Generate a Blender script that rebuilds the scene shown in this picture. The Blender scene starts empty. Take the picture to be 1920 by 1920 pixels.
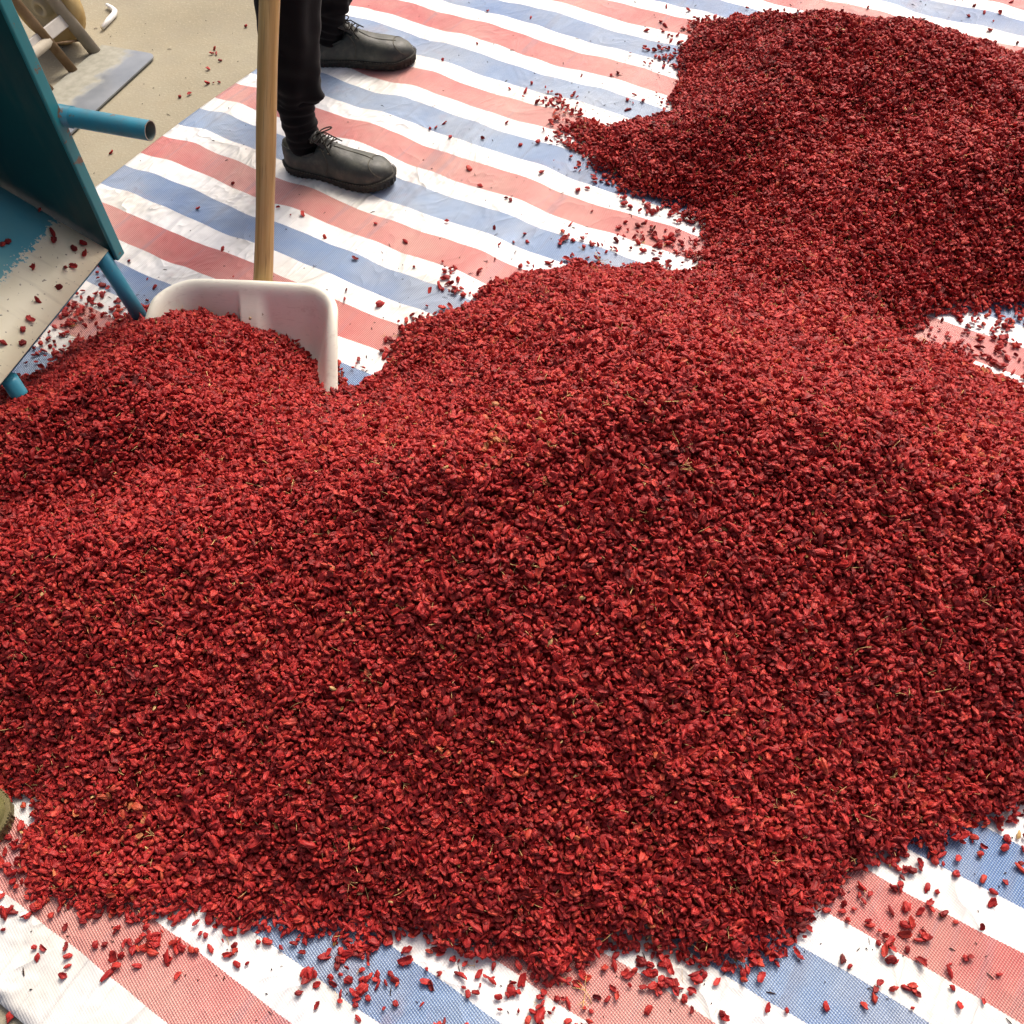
import bpy, bmesh, math, random
import numpy as np
from mathutils import Vector, Matrix, Euler
R_ = math.radians
random.seed(11)
rng = np.random.default_rng(11)
sc = bpy.context.scene
col = sc.collection

# ------------------------------------------------------------------ camera
CAM_H = 1.25
pitch, roll = R_(53.84), R_(-3.33)
fw = Vector((0, math.cos(pitch), -math.sin(pitch)))
r0 = Vector((1, 0, 0)); u0 = Vector((0, math.sin(pitch), math.cos(pitch)))
rv = r0*math.cos(roll) + u0*math.sin(roll)
uv = -r0*math.sin(roll) + u0*math.cos(roll)
cd = bpy.data.cameras.new('camera'); cam = bpy.data.objects.new('camera', cd); col.objects.link(cam)
cd.sensor_width = 36; cd.lens = 36*1800/1920; cd.clip_start = 0.02; cd.clip_end = 500
M = Matrix((rv, uv, -fw)).transposed().to_4x4(); M.translation = (0, 0, CAM_H)
cam.matrix_world = M
sc.camera = cam

# ------------------------------------------------------------------ light
SUN_EL, SUN_AZ = 50.0, 28.0            # azimuth from +Y towards +X
w = bpy.data.worlds.new('World'); sc.world = w; w.use_nodes = True
nt = w.node_tree; nt.nodes.clear()
sky = nt.nodes.new('ShaderNodeTexSky'); sky.sky_type = 'NISHITA'; sky.sun_disc = False
sky.sun_elevation = R_(SUN_EL); sky.sun_rotation = R_(SUN_AZ)
sky.air_density = 0.35; sky.dust_density = 7.0; sky.ozone_density = 0.2
bg = nt.nodes.new('ShaderNodeBackground'); bg.inputs['Strength'].default_value = 0.14
wo = nt.nodes.new('ShaderNodeOutputWorld')
nt.links.new(sky.outputs[0], bg.inputs[0]); nt.links.new(bg.outputs[0], wo.inputs[0])
sd = bpy.data.lights.new('sun', 'SUN'); sun = bpy.data.objects.new('sun', sd); col.objects.link(sun)
sd.energy = 1.5; sd.angle = R_(24); sd.color = (1.0, .93, .82)
sdir = Vector((math.sin(R_(SUN_AZ))*math.cos(R_(SUN_EL)), math.cos(R_(SUN_AZ))*math.cos(R_(SUN_EL)), math.sin(R_(SUN_EL))))
sun.rotation_euler = (-sdir).to_track_quat('-Z', 'Y').to_euler()
sun.location = sdir*6
sc.view_settings.view_transform = 'Standard'; sc.view_settings.look = 'None'
sc.view_settings.gamma = 1; sc.view_settings.exposure = 0.58
sc.view_settings.use_curve_mapping = False
sc.cycles.max_bounces = 4; sc.cycles.diffuse_bounces = 3; sc.cycles.glossy_bounces = 2; sc.cycles.transmission_bounces = 1
sc.cycles.use_adaptive_sampling = True; sc.cycles.adaptive_threshold = .02
sc.cycles.caustics_reflective = False; sc.cycles.caustics_refractive = False

# ------------------------------------------------------------------ helpers
def tag(o, label=None, cat=None, group=None, kind=None):
    if label: o['label'] = label
    if cat: o['category'] = cat
    if group: o['group'] = group
    if kind: o['kind'] = kind
    return o
def link(name, me, mat=None, parent=None):
    o = bpy.data.objects.new(name, me); col.objects.link(o)
    if mat and me is not None and not me.materials: me.materials.append(mat)
    if parent: o.parent = parent
    return o
def empty(name, loc=(0, 0, 0), rz=0):
    o = bpy.data.objects.new(name, None); col.objects.link(o); o.location = loc; o.rotation_euler = (0, 0, rz)
    o.empty_display_size = .05
    return o
class MB:
    def __init__(s): s.v = []; s.f = []; s.sm = []
    def add(s, vs, fs, smooth=True):
        o = len(s.v); s.v += [tuple(v) for v in vs]; s.f += [tuple(i+o for i in f) for f in fs]; s.sm += [smooth]*len(fs)
        return s
    def box(s, c, size, rot=None, smooth=False, bev=0):
        bm = bmesh.new(); bmesh.ops.create_cube(bm, size=1)
        for v in bm.verts: v.co = Vector((v.co.x*size[0], v.co.y*size[1], v.co.z*size[2]))
        if bev: bmesh.ops.bevel(bm, geom=bm.edges[:], offset=bev, segments=2, affect='EDGES', profile=.5)
        m = (rot.to_matrix() if hasattr(rot, 'to_matrix') else rot) if rot is not None else Matrix.Identity(3)
        bm.verts.index_update()
        s.add([m @ v.co + Vector(c) for v in bm.verts], [[v.index for v in f.verts] for f in bm.faces], smooth)
        bm.free(); return s
    def tube(s, path, rad, n=10, caps=True, closed=False, smooth=True):
        path = [Vector(p) for p in path]; k = len(path)
        rads = rad if hasattr(rad, '__len__') else [rad]*k
        vs = []; prev = None
        for i, p in enumerate(path):
            a = path[(i-1) % k] if (i or closed) else p
            b = path[(i+1) % k] if (i < k-1 or closed) else p
            t = (b-a).normalized()
            if prev is None:
                ref = Vector((0, 0, 1)) if abs(t.z) < .9 else Vector((1, 0, 0))
                x = t.cross(ref).normalized()
            else:
                x = (prev - t*prev.dot(t)).normalized()
            prev = x; y = t.cross(x)
            for j in range(n):
                an = 2*math.pi*j/n
                vs.append(p + (x*math.cos(an)+y*math.sin(an))*rads[i])
        fs = []
        for i in range(k if closed else k-1):
            i2 = (i+1) % k
            for j in range(n):
                j2 = (j+1) % n
                fs.append((i*n+j, i*n+j2, i2*n+j2, i2*n+j))
        if caps and not closed:
            fs.append(tuple(range(n-1, -1, -1))); fs.append(tuple((k-1)*n+j for j in range(n)))
        s.add(vs, fs, smooth); return s
    def grid(s, P, closed_u=False, smooth=True):
        P = np.asarray(P); a, b = P.shape[:2]
        fs = []
        for i in range(a if closed_u else a-1):
            i2 = (i+1) % a
            for j in range(b-1):
                fs.append((i*b+j, i2*b+j, i2*b+j+1, i*b+j+1))
        s.add([tuple(p) for p in P.reshape(-1, 3)], fs, smooth); return s
    def mesh(s, name):
        me = bpy.data.meshes.new(name); me.from_pydata([tuple(v) for v in s.v], [], s.f)
        me.polygons.foreach_set('use_smooth', s.sm); me.update(); return me
    def build(s, name, mat=None, parent=None):
        return link(name, s.mesh(name), mat, parent)

# ---- material helpers
def newmat(name, rough=.6, color=(.5, .5, .5), metal=0, spec=.5):
    m = bpy.data.materials.new(name); m.use_nodes = True; t = m.node_tree
    b = t.nodes['Principled BSDF']
    b.inputs['Base Color'].default_value = (*color, 1); b.inputs['Roughness'].default_value = rough
    b.inputs['Metallic'].default_value = metal; b.inputs['Specular IOR Level'].default_value = spec
    return m, t, b
def N(t, typ, **kw):
    n = t.nodes.new(typ)
    for k, v in kw.items(): setattr(n, k, v)
    return n
def noise(t, vec, scale, detail=4, rough=.55, dist=0):
    n = N(t, 'ShaderNodeTexNoise'); n.inputs['Scale'].default_value = scale; n.inputs['Detail'].default_value = detail
    n.inputs['Roughness'].default_value = rough; n.inputs['Distortion'].default_value = dist
    if vec is not None: t.links.new(vec, n.inputs['Vector'])
    return n.outputs['Fac']
def ramp(t, fac, stops, interp='LINEAR'):
    n = N(t, 'ShaderNodeValToRGB'); e = n.color_ramp; e.interpolation = interp
    while len(e.elements) < len(stops): e.elements.new(.5)
    for el, (p, c) in zip(e.elements, stops):
        el.position = p; el.color = (*c, 1) if len(c) == 3 else c
    t.links.new(fac, n.inputs[0]); return n.outputs[0]
def mix(t, fac, a, b, mode='MIX'):
    n = N(t, 'ShaderNodeMix', data_type='RGBA', blend_type=mode)
    for sock, v in ((n.inputs['Factor'], fac), (n.inputs['A'], a), (n.inputs['B'], b)):
        if isinstance(v, (int, float)): sock.default_value = v
        elif isinstance(v, tuple): sock.default_value = (*v, 1)
        else: t.links.new(v, sock)
    return n.outputs['Result']
def math_(t, op, a, b=None, c=None, clamp=False):
    n = N(t, 'ShaderNodeMath', operation=op); n.use_clamp = clamp
    for i, v in enumerate((a, b, c)):
        if v is None: continue
        if isinstance(v, (int, float)): n.inputs[i].default_value = v
        else: t.links.new(v, n.inputs[i])
    return n.outputs[0]
def objcoord(t): return N(t, 'ShaderNodeTexCoord').outputs['Object']
def bump(t, h, strength, dist, bsdf):
    n = N(t, 'ShaderNodeBump'); n.inputs['Strength'].default_value = strength; n.inputs['Distance'].default_value = dist
    t.links.new(h, n.inputs['Height']); t.links.new(n.outputs[0], bsdf.inputs['Normal']); return n
def scaled(t, vec, s):
    n = N(t, 'ShaderNodeMapping'); n.inputs['Scale'].default_value = s; t.links.new(vec, n.inputs[0]); return n.outputs[0]

# ------------------------------------------------------------------ materials
def mat_ground():
    m, t, b = newmat('dusty_concrete', .9, spec=.25); v = objcoord(t)
    a = noise(t, v, 1.6, 4, .6); c = noise(t, v, 14, 4, .65); d = noise(t, v, 160, 2, .6)
    base = ramp(t, a, [(.3, (.245, .218, .150)), (.5, (.305, .275, .196)), (.7, (.365, .332, .245))])
    base = mix(t, math_(t, 'MULTIPLY', ramp(t, c, [(.42, (0, 0, 0)), (.72, (1, 1, 1))]), .45), base, (.33, .28, .19))
    base = mix(t, math_(t, 'MULTIPLY', ramp(t, d, [(.55, (0, 0, 0)), (.75, (1, 1, 1))]), .5), base, (.46, .42, .32))
    sp = noise(t, v, 60, 2, .5)
    base = mix(t, math_(t, 'MULTIPLY', ramp(t, noise(t, v, 4.5, 5, .7), [(.50, (0, 0, 0)), (.68, (1, 1, 1))]), .42), base, (.27, .245, .19))
    base = mix(t, math_(t, 'MULTIPLY', ramp(t, sp, [(.70, (0, 0, 0)), (.74, (1, 1, 1))]), .55), base, (.2, .16, .1))
    t.links.new(base, b.inputs['Base Color'])
    h = math_(t, 'ADD', math_(t, 'MULTIPLY', c, .6), math_(t, 'MULTIPLY', d, .5))
    bump(t, h, .5, .004, b); return m

STR = .05066*1.25                         # one stripe step, metres
def mat_tarp():
    m, t, b = newmat('striped_tarp', .42, spec=.45); v = objcoord(t)
    sep = N(t, 'ShaderNodeSeparateXYZ'); t.links.new(v, sep.inputs[0]); X, Y = sep.outputs[0], sep.outputs[1]
    wob = math_(t, 'MULTIPLY', math_(t, 'SUBTRACT', noise(t, v, 7, 2), .5), .012)
    saw = math_(t, 'MULTIPLY', math_(t, 'PINGPONG', X, .0024), .35)
    k = math_(t, 'DIVIDE', math_(t, 'SUBTRACT', math_(t, 'ADD', saw, wob), Y), STR)
    k = math_(t, 'ADD', k, 400.0)
    ph = math_(t, 'MODULO', k, 4.0)
    isb = math_(t, 'MULTIPLY', math_(t, 'LESS_THAN', ph, 1.17), math_(t, 'LESS_THAN', k, 431.5))
    isr = math_(t, 'MULTIPLY', math_(t, 'GREATER_THAN', ph, 2.0), math_(t, 'LESS_THAN', ph, 3.17))
    # woven tapes: a diamond lattice of pale dots
    p = 2*math.pi/.0047
    ln = math_(t, 'MULTIPLY', math_(t, 'SINE', math_(t, 'MULTIPLY', math_(t, 'ADD', X, math_(t, 'MULTIPLY', Y, .58)), p)),
               math_(t, 'SINE', math_(t, 'MULTIPLY', math_(t, 'SUBTRACT', math_(t, 'MULTIPLY', Y, .9), math_(t, 'MULTIPLY', X, .5)), p)))
    dots = ramp(t, math_(t, 'ADD', math_(t, 'MULTIPLY', ln, .5), .5), [(.45, (0, 0, 0)), (.8, (1, 1, 1))])
    big = noise(t, v, 1.9, 3, .6)
    lint = noise(t, scaled(t, v, (34, 1.2, 1)), 1.0, 2, .6)           # weft streaks across the stripes
    fd = math_(t, 'ADD', math_(t, 'MULTIPLY', ramp(t, big, [(.36, (0, 0, 0)), (.62, (1, 1, 1))]), .26), math_(t, 'MULTIPLY', lint, .14))
    wf = math_(t, 'ADD', fd, math_(t, 'MULTIPLY', dots, .42))
    red = mix(t, wf, (.50, .026, .036), (.86, .55, .48))
    blue = mix(t, wf, (.042, .145, .40), (.60, .71, .77))
    dirt = noise(t, v, 4.3, 4, .64)
    white = mix(t, math_(t, 'MULTIPLY', ramp(t, dirt, [(.46, (0, 0, 0)), (.74, (1, 1, 1))]), .6), (.80, .80, .79), (.62, .585, .50))
    c = mix(t, isb, white, blue); c = mix(t, isr, c, red)
    c = mix(t, math_(t, 'MULTIPLY', ramp(t, dirt, [(.40, (0, 0, 0)), (.62, (1, 1, 1))]), .24), c, (.58, .53, .41))
    c = mix(t, math_(t, 'MULTIPLY', ramp(t, lint, [(.58, (0, 0, 0)), (.68, (1, 1, 1))]), .26), c, (.20, .20, .27))
    stain = ramp(t, noise(t, v, 9.0, 4, .7), [(.60, (0, 0, 0)), (.78, (1, 1, 1))])
    c = mix(t, math_(t, 'MULTIPLY', stain, .30), c, (.46, .20, .16))
    t.links.new(c, b.inputs['Base Color']); b.inputs['Coat Weight'].default_value = .25; b.inputs['Coat Roughness'].default_value = .35
    crease = ramp(t, noise(t, scaled(t, v, (24, 2.0, 1)), 1.0, 2, .5), [(.46, (0, 0, 0)), (.5, (1, 1, 1)), (.54, (0, 0, 0))])
    h = math_(t, 'ADD', math_(t, 'MULTIPLY', math_(t, 'MULTIPLY', ln, math_(t, 'ADD', math_(t, 'ADD', isb, isr), .15)), .34), math_(t, 'MULTIPLY', crease, .45))
    rid = math_(t, 'SUBTRACT', 1.0, math_(t, 'ABSOLUTE', math_(t, 'SUBTRACT', math_(t, 'MULTIPLY', noise(t, scaled(t, v, (7, 4.5, 1)), 1.0, 3, .55, .6), 2.0), 1.0)))
    h = math_(t, 'ADD', h, math_(t, 'MULTIPLY', math_(t, 'POWER', rid, 5.0), 2.6))
    h = math_(t, 'ADD', h, math_(t, 'MULTIPLY', noise(t, v, 24, 2, .6), 1.4))
    bump(t, h, .6, .0045, b); return m

def mat_berry():
    m, t, b = newmat('dried_berry_skin', .54, spec=.27)
    oi = N(t, 'ShaderNodeObjectInfo'); v = objcoord(t)
    drift = noise(t, oi.outputs['Location'], 4.2, 3, .6)
    rnd = math_(t, 'ADD', math_(t, 'MULTIPLY', oi.outputs['Random'], .86), math_(t, 'MULTIPLY', math_(t, 'SUBTRACT', drift, .38), .54), clamp=True)
    c = ramp(t, rnd, [(.0, (.070, .011, .011)), (.07, (.17, .012, .012)), (.24, (.305, .015, .016)), (.50, (.43, .022, .022)),
                      (.77, (.525, .038, .031)), (.93, (.57, .064, .037)), (.985, (.56, .13, .050)), (1.0, (.50, .23, .085))])
    n = noise(t, v, 300, 2, .6)
    c = mix(t, math_(t, 'MULTIPLY', ramp(t, n, [(.38, (1, 1, 1)), (.60, (0, 0, 0))]), .40), c, (.16, .009, .008))
    ln = noise(t, scaled(t, v, (140, 950, 950)), 1.0, 1, .5)                # lengthwise wrinkles in the skin
    c = mix(t, math_(t, 'MULTIPLY', ramp(t, ln, [(.36, (1, 1, 1)), (.50, (0, 0, 0))]), .44), c, (.10, .007, .007))
    c = mix(t, math_(t, 'MULTIPLY', ramp(t, ln, [(.58, (0, 0, 0)), (.70, (1, 1, 1))]), .26), c, (.66, .11, .075))
    t.links.new(c, b.inputs['Base Color'])
    return m
def mat_simple(name, col1, col2, scale, rough=.6, spec=.4, metal=0, bs=.2, bd=.001, det=5, lo=.35, hi=.65):
    m, t, b = newmat(name, rough, spec=spec, metal=metal); v = objcoord(t)
    f = noise(t, v, scale, det, .6)
    t.links.new(ramp(t, f, [(lo, col1), (hi, col2)]), b.inputs['Base Color'])
    if bs: bump(t, noise(t, v, scale*6, 3), bs, bd, b)
    return m
def mat_wood():
    m, t, b = newmat('worn_wood', .5, spec=.35); v = objcoord(t)
    g = noise(t, scaled(t, v, (70, 70, 3.0)), 1, 5, .6, .6)
    g2 = noise(t, scaled(t, v, (9, 9, 2.0)), 1, 4, .6)
    fine = noise(t, scaled(t, v, (420, 420, 12)), 1, 2, .5)
    c = ramp(t, g, [(.3, (.36, .205, .062)), (.5, (.52, .325, .115)), (.7, (.64, .45, .195))])
    c = mix(t, math_(t, 'MULTIPLY', ramp(t, g2, [(.45, (0, 0, 0)), (.68, (1, 1, 1))]), .7), c, (.20, .145, .085))
    c = mix(t, math_(t, 'MULTIPLY', ramp(t, fine, [(.58, (0, 0, 0)), (.7, (1, 1, 1))]), .5), c, (.12, .07, .03))
    t.links.new(c, b.inputs['Base Color']); bump(t, g, .25, .001, b); return m
def mat_paint(name, base, dark, rust, amount):
    m, t, b = newmat(name, .38, spec=.5); v = objcoord(t)
    c = ramp(t, noise(t, v, 6, 4), [(.3, dark), (.7, base)])
    ch = noise(t, v, 38, 6, .65)
    c = mix(t, ramp(t, ch, [(amount, (0, 0, 0)), (amount+.03, (1, 1, 1))]), c, rust)
    c = mix(t, math_(t, 'MULTIPLY', ramp(t, noise(t, scaled(t, v, (22, 22, 3)), 1, 4, .65), [(.52, (0, 0, 0)), (.75, (1, 1, 1))]), .30), c, (.16, .14, .10))
    t.links.new(c, b.inputs['Base Color']); bump(t, noise(t, v, 90, 3), .15, .0008, b); return m
def mat_tray():
    m, t, b = newmat('worn_tray_metal', .42, spec=.5); v = objcoord(t)
    sep = N(t, 'ShaderNodeSeparateXYZ'); t.links.new(v, sep.inputs[0]); X, Y = sep.outputs[0], sep.outputs[1]
    cream = ramp(t, noise(t, v, 9, 5), [(.3, (.68, .62, .42)), (.7, (.79, .74, .55))])
    cream = mix(t, math_(t, 'MULTIPLY', ramp(t, noise(t, scaled(t, v, (60, 8, 8)), 1, 4), [(.55, (0, 0, 0)), (.75, (1, 1, 1))]), .4), cream, (.34, .29, .19))
    sp = noise(t, v, 140, 2); cream = mix(t, math_(t, 'MULTIPLY', ramp(t, sp, [(.68, (0, 0, 0)), (.71, (1, 1, 1))]), .8), cream, (.1, .07, .05))
    blue = ramp(t, noise(t, v, 7, 4), [(.3, (.03, .29, .40)), (.7, (.16, .42, .42))])
    e = math_(t, 'ADD', math_(t, 'ADD', Y, math_(t, 'MULTIPLY', math_(t, 'SUBTRACT', noise(t, v, 22, 8, .78), .5), .075)), math_(t, 'MULTIPLY', X, -.04))
    e = math_(t, 'ADD', e, math_(t, 'MULTIPLY', math_(t, 'SUBTRACT', noise(t, v, 150, 3, .6), .55), .05))
    f = math_(t, 'GREATER_THAN', e, .088)
    rim = math_(t, 'MULTIPLY', math_(t, 'GREATER_THAN', e, .080), math_(t, 'SUBTRACT', 1.0, f))
    c = mix(t, f, cream, blue); c = mix(t, math_(t, 'MULTIPLY', rim, .5), c, (.72, .70, .55))
    t.links.new(c, b.inputs['Base Color']); bump(t, f, .3, .0006, b); return m
def mat_shoe(name, c1, c2, c3):
    m, t, b = newmat(name, .36, spec=.55); v = objcoord(t)
    c = ramp(t, noise(t, v, 16, 5, .6), [(.3, c1), (.5, c2), (.72, c3)])
    c = mix(t, math_(t, 'MULTIPLY', ramp(t, noise(t, v, 40, 5, .65), [(.50, (0, 0, 0)), (.74, (1, 1, 1))]), .5), c, (.15, .14, .10))
    t.links.new(c, b.inputs['Base Color'])
    t.links.new(ramp(t, noise(t, v, 30, 4), [(.3, (.42,)*3), (.7, (.68,)*3)]), b.inputs['Roughness'])
    bump(t, math_(t, 'ADD', noise(t, v, 45, 4, .6), math_(t, 'MULTIPLY', noise(t, v, 500, 2), .12)), .35, .003, b); return m
def mat_cloth(name, c1, c2, ribs=0):
    m, t, b = newmat(name, .95, spec=.12); v = objcoord(t)
    t.links.new(ramp(t, noise(t, v, 25, 4), [(.3, c1), (.7, c2)]), b.inputs['Base Color'])
    h = noise(t, v, 700, 2)
    bump(t, h, .4, .001, b)
    b.inputs['Sheen Weight'].default_value = .06; b.inputs['Sheen Roughness'].default_value = .5
    return m
MG = mat_ground(); MT = mat_tarp(); MBY = mat_berry()
M_core = mat_simple('berry_heap_core', (.18, .010, .009), (.34, .016, .014), 90, .8, .2)
M_stem = mat_simple('dry_stem', (.55, .34, .12), (.72, .50, .22), 120, .7, .2, bs=0)
M_seed = mat_simple('pale_seed', (.55, .33, .11), (.66, .45, .2), 150, .45, .4, bs=0)
M_leaf = mat_simple('dry_leaf', (.10, .055, .02), (.30, .17, .05), 200, .8, .2)
M_crumb = mat_simple('dark_crumb', (.02, .012, .01), (.06, .03, .02), 200, .8, .2, bs=0)
def mat_plastic():
    m, t, b = newmat('worn_white_plastic', .42, spec=.45); v = objcoord(t)
    c = ramp(t, noise(t, v, 9, 4), [(.45, (.88, .86, .73)), (.75, (.80, .76, .60))])
    scr = noise(t, scaled(t, v, (60, 60, 420)), 1, 2, .5)
    c = mix(t, math_(t, 'MULTIPLY', ramp(t, scr, [(.60, (0, 0, 0)), (.72, (1, 1, 1))]), .28), c, (.52, .47, .38))
    st = noise(t, v, 26, 5, .7)
    c = mix(t, math_(t, 'MULTIPLY', ramp(t, st, [(.58, (0, 0, 0)), (.74, (1, 1, 1))]), .40), c, (.50, .33, .24))
    ch = noise(t, v, 70, 3, .6)
    c = mix(t, math_(t, 'MULTIPLY', ramp(t, ch, [(.72, (0, 0, 0)), (.75, (1, 1, 1))]), .8), c, (.22, .15, .08))
    t.links.new(c, b.inputs['Base Color']); bump(t, scr, .15, .001, b); return m
M_plastic = mat_plastic()
M_wood = mat_wood()
M_teal = mat_paint('teal_paint_shaded', (.006, .078, .080), (.004, .052, .056), (.10, .085, .06), .72)  # panel teal darkened: the shade on the machine face is in the colour
M_teal_l = mat_paint('blue_pipe_paint', (.05, .33, .45), (.04, .27, .38), (.22, .15, .10), .63)
M_tealedge_lit = mat_paint('teal_edge_paint_lit', (.035, .31, .34), (.028, .25, .28), (.20, .13, .08), .60)  # same teal painted lighter, for the light catching the flange
M_tray = mat_tray()
M_pipein = mat_simple('pipe_inside', (.10, .15, .14), (.22, .25, .22), 30, .8, .2)
M_leather = mat_shoe('dark_leather', (.018, .020, .018), (.042, .046, .037), (.085, .088, .062))
M_sole = mat_simple('rubber_sole', (.016, .016, .014), (.045, .042, .034), 40, .75, .3)
M_lace = mat_simple('shoe_lace', (.012, .011, .009), (.035, .031, .024), 120, .85, .2)
M_stitch = mat_simple('stitch_thread', (.07, .065, .05), (.13, .12, .09), 120, .85, .2, bs=0)
M_trouser = mat_cloth('black_trousers', (.004, .004, .0045), (.0085, .008, .008))
M_sock = mat_cloth('black_knit', (.0035, .0035, .004), (.007, .007, .0075))
M_jacket = mat_cloth('dark_jacket', (.01, .011, .014), (.02, .02, .024))
M_skin = mat_simple('skin', (.42, .24, .16), (.50, .30, .20), 30, .5, .4)
M_hair = mat_simple('hair', (.01, .008, .007), (.02, .017, .015), 90, .5, .4)
M_plate = mat_simple('steel_toe_plate', (.22, .235, .27), (.33, .345, .37), 8, .34, .5, metal=.55, bs=.1, bd=.001)
def mat_dusty_plate():
    m, t, b = newmat('dusty_steel', .4, metal=.35); v = objcoord(t)
    sep = N(t, 'ShaderNodeSeparateXYZ'); t.links.new(v, sep.inputs[0])
    st = ramp(t, noise(t, v, 10, 4), [(.3, (.20, .225, .25)), (.7, (.31, .335, .36))])
    dust = ramp(t, noise(t, v, 60, 5), [(.3, (.30, .29, .22)), (.7, (.42, .40, .32))])
    e = math_(t, 'ADD', sep.outputs[1], math_(t, 'MULTIPLY', math_(t, 'SUBTRACT', noise(t, v, 18, 6, .65), .5), .12))
    f = ramp(t, math_(t, 'MULTIPLY', e, 5), [(.38, (1, 1, 1)), (.52, (0, 0, 0))])
    t.links.new(mix(t, math_(t, 'MULTIPLY', f, .85), st, dust), b.inputs['Base Color'])
    t.links.new(ramp(t, f, [(0, (.32,)*3), (1, (.8,)*3)]), b.inputs['Roughness']); bump(t, noise(t, v, 80, 4), .2, .001, b); return m
M_plate = mat_dusty_plate()
M_bar = mat_simple('dusty_rusty_tube', (.17, .105, .05), (.32, .23, .14), 14, .75, .3)
M_bar2 = mat_simple('dusty_grey_tube', (.27, .24, .19), (.42, .38, .31), 14, .7, .3)
M_galv = mat_simple('pale_crossbar', (.44, .42, .39), (.58, .55, .5), 20, .6, .4)
M_tyre = mat_simple('yellowed_tyre', (.42, .27, .09), (.56, .42, .2), 12, .7, .3)
M_hub = mat_simple('cream_hub', (.50, .42, .27), (.60, .53, .37), 12, .65, .3)
M_white = mat_simple('white_hook_plastic', (.78, .78, .77), (.82, .82, .8), 20, .4, .5, bs=0)
M_olive = mat_simple('olive_shoe', (.15, .14, .05), (.24, .225, .10), 14, .55, .4)
M_olive2 = mat_simple('olive_sole', (.13, .11, .045), (.2, .17, .08), 20, .7, .3)

# ------------------------------------------------------------------ ground
g = MB()
n = 60
xs = np.concatenate([np.linspace(-200, -4, 8), np.linspace(-3.8, 3.8, 60), np.linspace(4, 200, 8)])
ys = np.concatenate([np.linspace(-200, -2, 8), np.linspace(-1.8, 5.8, 60), np.linspace(6, 200, 8)])
P = np.zeros((len(xs), len(ys), 3)); P[..., 0] = xs[:, None]; P[..., 1] = ys[None, :]
P[..., 2] = -.0015 + .0012*np.sin(P[..., 0]*3.1+1)*np.sin(P[..., 1]*2.3)
g.grid(P); tag(g.build('ground', MG), 'dusty tan concrete yard', kind='structure')

# ------------------------------------------------------------------ tarp
YAW = R_(55.75)
nrm = np.array([math.cos(YAW), math.sin(YAW)]); tnv = np.array([-nrm[1], nrm[0]])
TA = 1.5153*1.25; TE = 1.4134*1.25
def to_tarp(x, y):                       # (s along the stripes from the left edge, q across them)
    return TE - (tnv[0]*x+tnv[1]*y), TA - (nrm[0]*x+nrm[1]*y)
def sst(a, b, x):
    t = np.clip((x-a)/(b-a), 0, 1); return t*t*(3-2*t)
def tarp_z(s, q):
    s = np.asarray(s, float); q = np.asarray(q, float)
    w1 = np.sin(2*math.pi*(s/.37+.10*np.sin(q*5.1+.6)+.06*np.sin(q*11+2)))
    w2 = np.sin(2*math.pi*(s/.205+.16*np.sin(q*3.7+2.1)+.2))
    w3 = np.sin(2*math.pi*(s*1.1+q*1.7)+.5)
    w4 = np.sin(2*math.pi*(s/.11+.4*np.sin(q*6.3)+q*.9))
    z = .0034*w1*(.6+.5*np.sin(q*2.3+s*1.7)) + .0024*w2*(.5+.6*np.sin(q*3.1-s*2.2+1)) + .0022*w3 + .0010*w4 + .0010*np.sin(2*math.pi*(s*2.3-q*3.9))
    calm = .25+.75*sst(2.0, 1.3, s)*sst(1.65, 1.25, q)
    z = .0085 + z*calm
    edge = sst(0, .10, s)*sst(2.10, 2.0, q)
    return .0035 + np.maximum(z, .0006)*(.12+.88*edge)
def tarp_zw(x, y):
    s, q = to_tarp(x, y); return tarp_z(s, q)
S = np.linspace(0, 3.6, 320); Q = np.linspace(32.55*STR, -1.45, 330)
P = np.zeros((len(S), len(Q), 3))
SS, QQ = np.meshgrid(S, Q, indexing='ij')
P[..., 0] = SS + (SS < .02)*.004*np.sin(QQ*9); P[..., 1] = -QQ - (QQ > 32.4*STR)*.003*np.sin(SS*7); P[..., 2] = tarp_z(SS, QQ)
tm = MB().grid(P)
tarp = tm.build('striped_tarp', MT)
# local x -> along stripes (to the right), local y -> across them, away from the camera
ex = Vector((-tnv[0], -tnv[1], 0)); ey = Vector((nrm[0], nrm[1], 0))
org = Vector((tnv[0]*TE+nrm[0]*TA, tnv[1]*TE+nrm[1]*TA, 0))
TM = Matrix((ex, ey, ex.cross(ey))).transposed().to_4x4(); TM.translation = org
tarp.matrix_world = TM
sol = tarp.modifiers.new('thickness', 'SOLIDIFY'); sol.thickness = .0012; sol.offset = -1
tag(tarp, 'red, white and blue striped woven plastic tarp spread on the concrete', 'tarp')

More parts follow.
